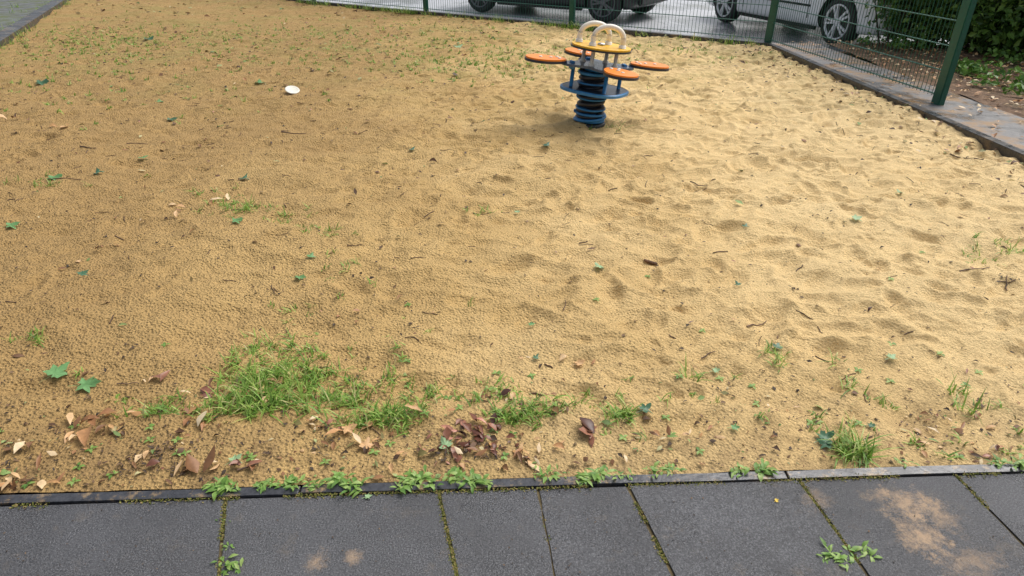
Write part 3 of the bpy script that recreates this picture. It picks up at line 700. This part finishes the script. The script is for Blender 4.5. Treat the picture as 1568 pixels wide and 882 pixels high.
    for sy in (-1,1): box(bm,(x1-.16,sy*.66,.62),(.22,.24,.12),bev=.03)
    from_bm('head_lamps',bm,headm,parent=e)
    bm=bmesh.new(); box(bm,(x0-.01,0,.60),(.012,.52,.11)); from_bm('number_plate',bm,platem,parent=e)
    return e
silver=simple('silver_paint',(.84,.85,.86),.25,metal=0,var=.02,coat=.6); black=simple('black_paint',(.008,.009,.011),.35,var=.1,coat=.2)
dkrim=simple('dark_rim',(.16,.16,.17),.35,metal=.3,var=.1)
car('parked_car',(4.72,10.15),(3.85,12.8),1,silver,alloy,wr=.335)
car('parked_car',(1.64,12.75),(-.65,14.3),1,black,dkrim,wr=.335,over=.62)
# ---------------------------------------------------------------- HEDGE
hm=island('hedge_leaf_mat',[(0,(.03,.07,.015)),(.4,(.08,.18,.03)),(.75,(.15,.30,.05)),(1,(.30,.46,.10))],.4,.35)
def hedge_leaves(blobs,per,size):
    Vs=[];Fs=[]
    n=0
    for (cx,cy,cz,r) in blobs:
        k=int(per*(r/.5)**2); dirs=rng.normal(size=(k,3)); dirs/=np.linalg.norm(dirs,axis=1)[:,None]
        rad=r*(.55+.5*rng.random(k)); c=np.array([cx,cy,cz])+dirs*rad[:,None]*np.array([1,1,.9])
        nrm=dirs+rng.normal(size=(k,3))*.6+np.array([0,0,.5]); nrm/=np.linalg.norm(nrm,axis=1)[:,None]
        t=np.cross(nrm,rng.normal(size=(k,3))); t/=np.linalg.norm(t,axis=1)[:,None]; s=np.cross(nrm,t)
        l=(size*(.6+.8*rng.random(k)))[:,None]; w=l*.32
        p0=c-t*l*.5; p1=c-t*l*.08+s*w+nrm*w*.3; p2=c+t*l*.5-nrm*l*.12; p3=c-t*l*.08-s*w+nrm*w*.3
        q=np.stack([p0,p1,p2,p3],1).reshape(-1,3); q[:,2]=np.maximum(q[:,2],.01)
        Vs.append(q); b=np.arange(k)*4+n
        Fs.append(np.stack([b,b+1,b+2],1)); Fs.append(np.stack([b,b+2,b+3],1)); n+=4*k
    return np.concatenate(Vs),np.concatenate(Fs)
blobs=[]
for k in range(130):
    t=random.random(); x=4.72+t*3.7; y0=9.0-(x-4.6)*.95
    y=random.uniform(max(y0,5.5)+.3,max(9.3,y0+.6)); 
    if y>9.3: y=9.3-random.random()*.3
    blobs.append((x+random.uniform(0,.2),y,random.uniform(.15,2.1),random.uniform(.28,.5)))
V,F=hedge_leaves(blobs,480,.08)
hd=empty('hedge'); mk('hedge_foliage',V,F,hm,parent=hd)
bm=bmesh.new()
for (cx,cy,cz,r) in blobs[::2]:
    p=Vector((cx,cy,0)); q=Vector((cx+random.gauss(0,.2),cy+random.gauss(0,.15),cz+.3)); md_=(p+q)/2+Vector((random.gauss(0,.08),random.gauss(0,.08),0)); tube(bm,[p,md_,q],[.016,.012,.005],6)
from_bm('hedge_stems',bm,simple('stem_mat',(.07,.05,.035),.9,var=.4),parent=hd)
pb=[]
for px,py in ((1520,118),(1500,112),(1545,125),(1560,95),(1500,70),(1565,150),(1370,60),(1340,66),(1390,75)):
    x,y=G(px,py); 
    for k in range(3): pb.append((x+random.gauss(0,.15),y+random.gauss(0,.1),.03,random.uniform(.08,.15)))
V,F=hedge_leaves(pb,900,.06); mk('ground_ivy',V,F,island('ivy_mat',[(0,(.07,.18,.03)),(1,(.24,.44,.08))],.4,.3))
# ---------------------------------------------------------------- camera / light
cam=bpy.data.cameras.new('Camera'); cam.sensor_width=36; cam.lens=36*1000/1568; cam.clip_end=600; cam.clip_start=.05
co_=bpy.data.objects.new('Camera',cam); co_.location=(0,0,H0); co_.rotation_euler=(math.pi/2-P,0,0); link(co_); sc.camera=co_
w=bpy.data.worlds.new('World'); sc.world=w; w.use_nodes=True; nt=w.node_tree
sky=nt.nodes.new('ShaderNodeTexSky'); sky.sky_type='NISHITA'; sky.sun_disc=False
el,az=math.radians(54),math.radians(52); sky.sun_elevation=el; sky.sun_rotation=az; sky.dust_density=4; sky.air_density=1
hs=nt.nodes.new('ShaderNodeHueSaturation'); hs.inputs['Saturation'].default_value=.45
nt.links.new(sky.outputs[0],hs.inputs['Color']); nt.links.new(hs.outputs[0],nt.nodes['Background'].inputs[0]); nt.nodes['Background'].inputs[1].default_value=.15
s=bpy.data.lights.new('Sun','SUN'); s.energy=2.6; s.angle=math.radians(45); s.color=(1,.97,.93)
so=bpy.data.objects.new('Sun',s); link(so); dv=Vector((math.sin(az)*math.cos(el),math.cos(az)*math.cos(el),math.sin(el))); so.rotation_euler=dv.to_track_quat('Z','Y').to_euler(); so.location=(5,5,8)
sc.view_settings.view_transform='Standard'; sc.view_settings.look='None'; sc.view_settings.exposure=0
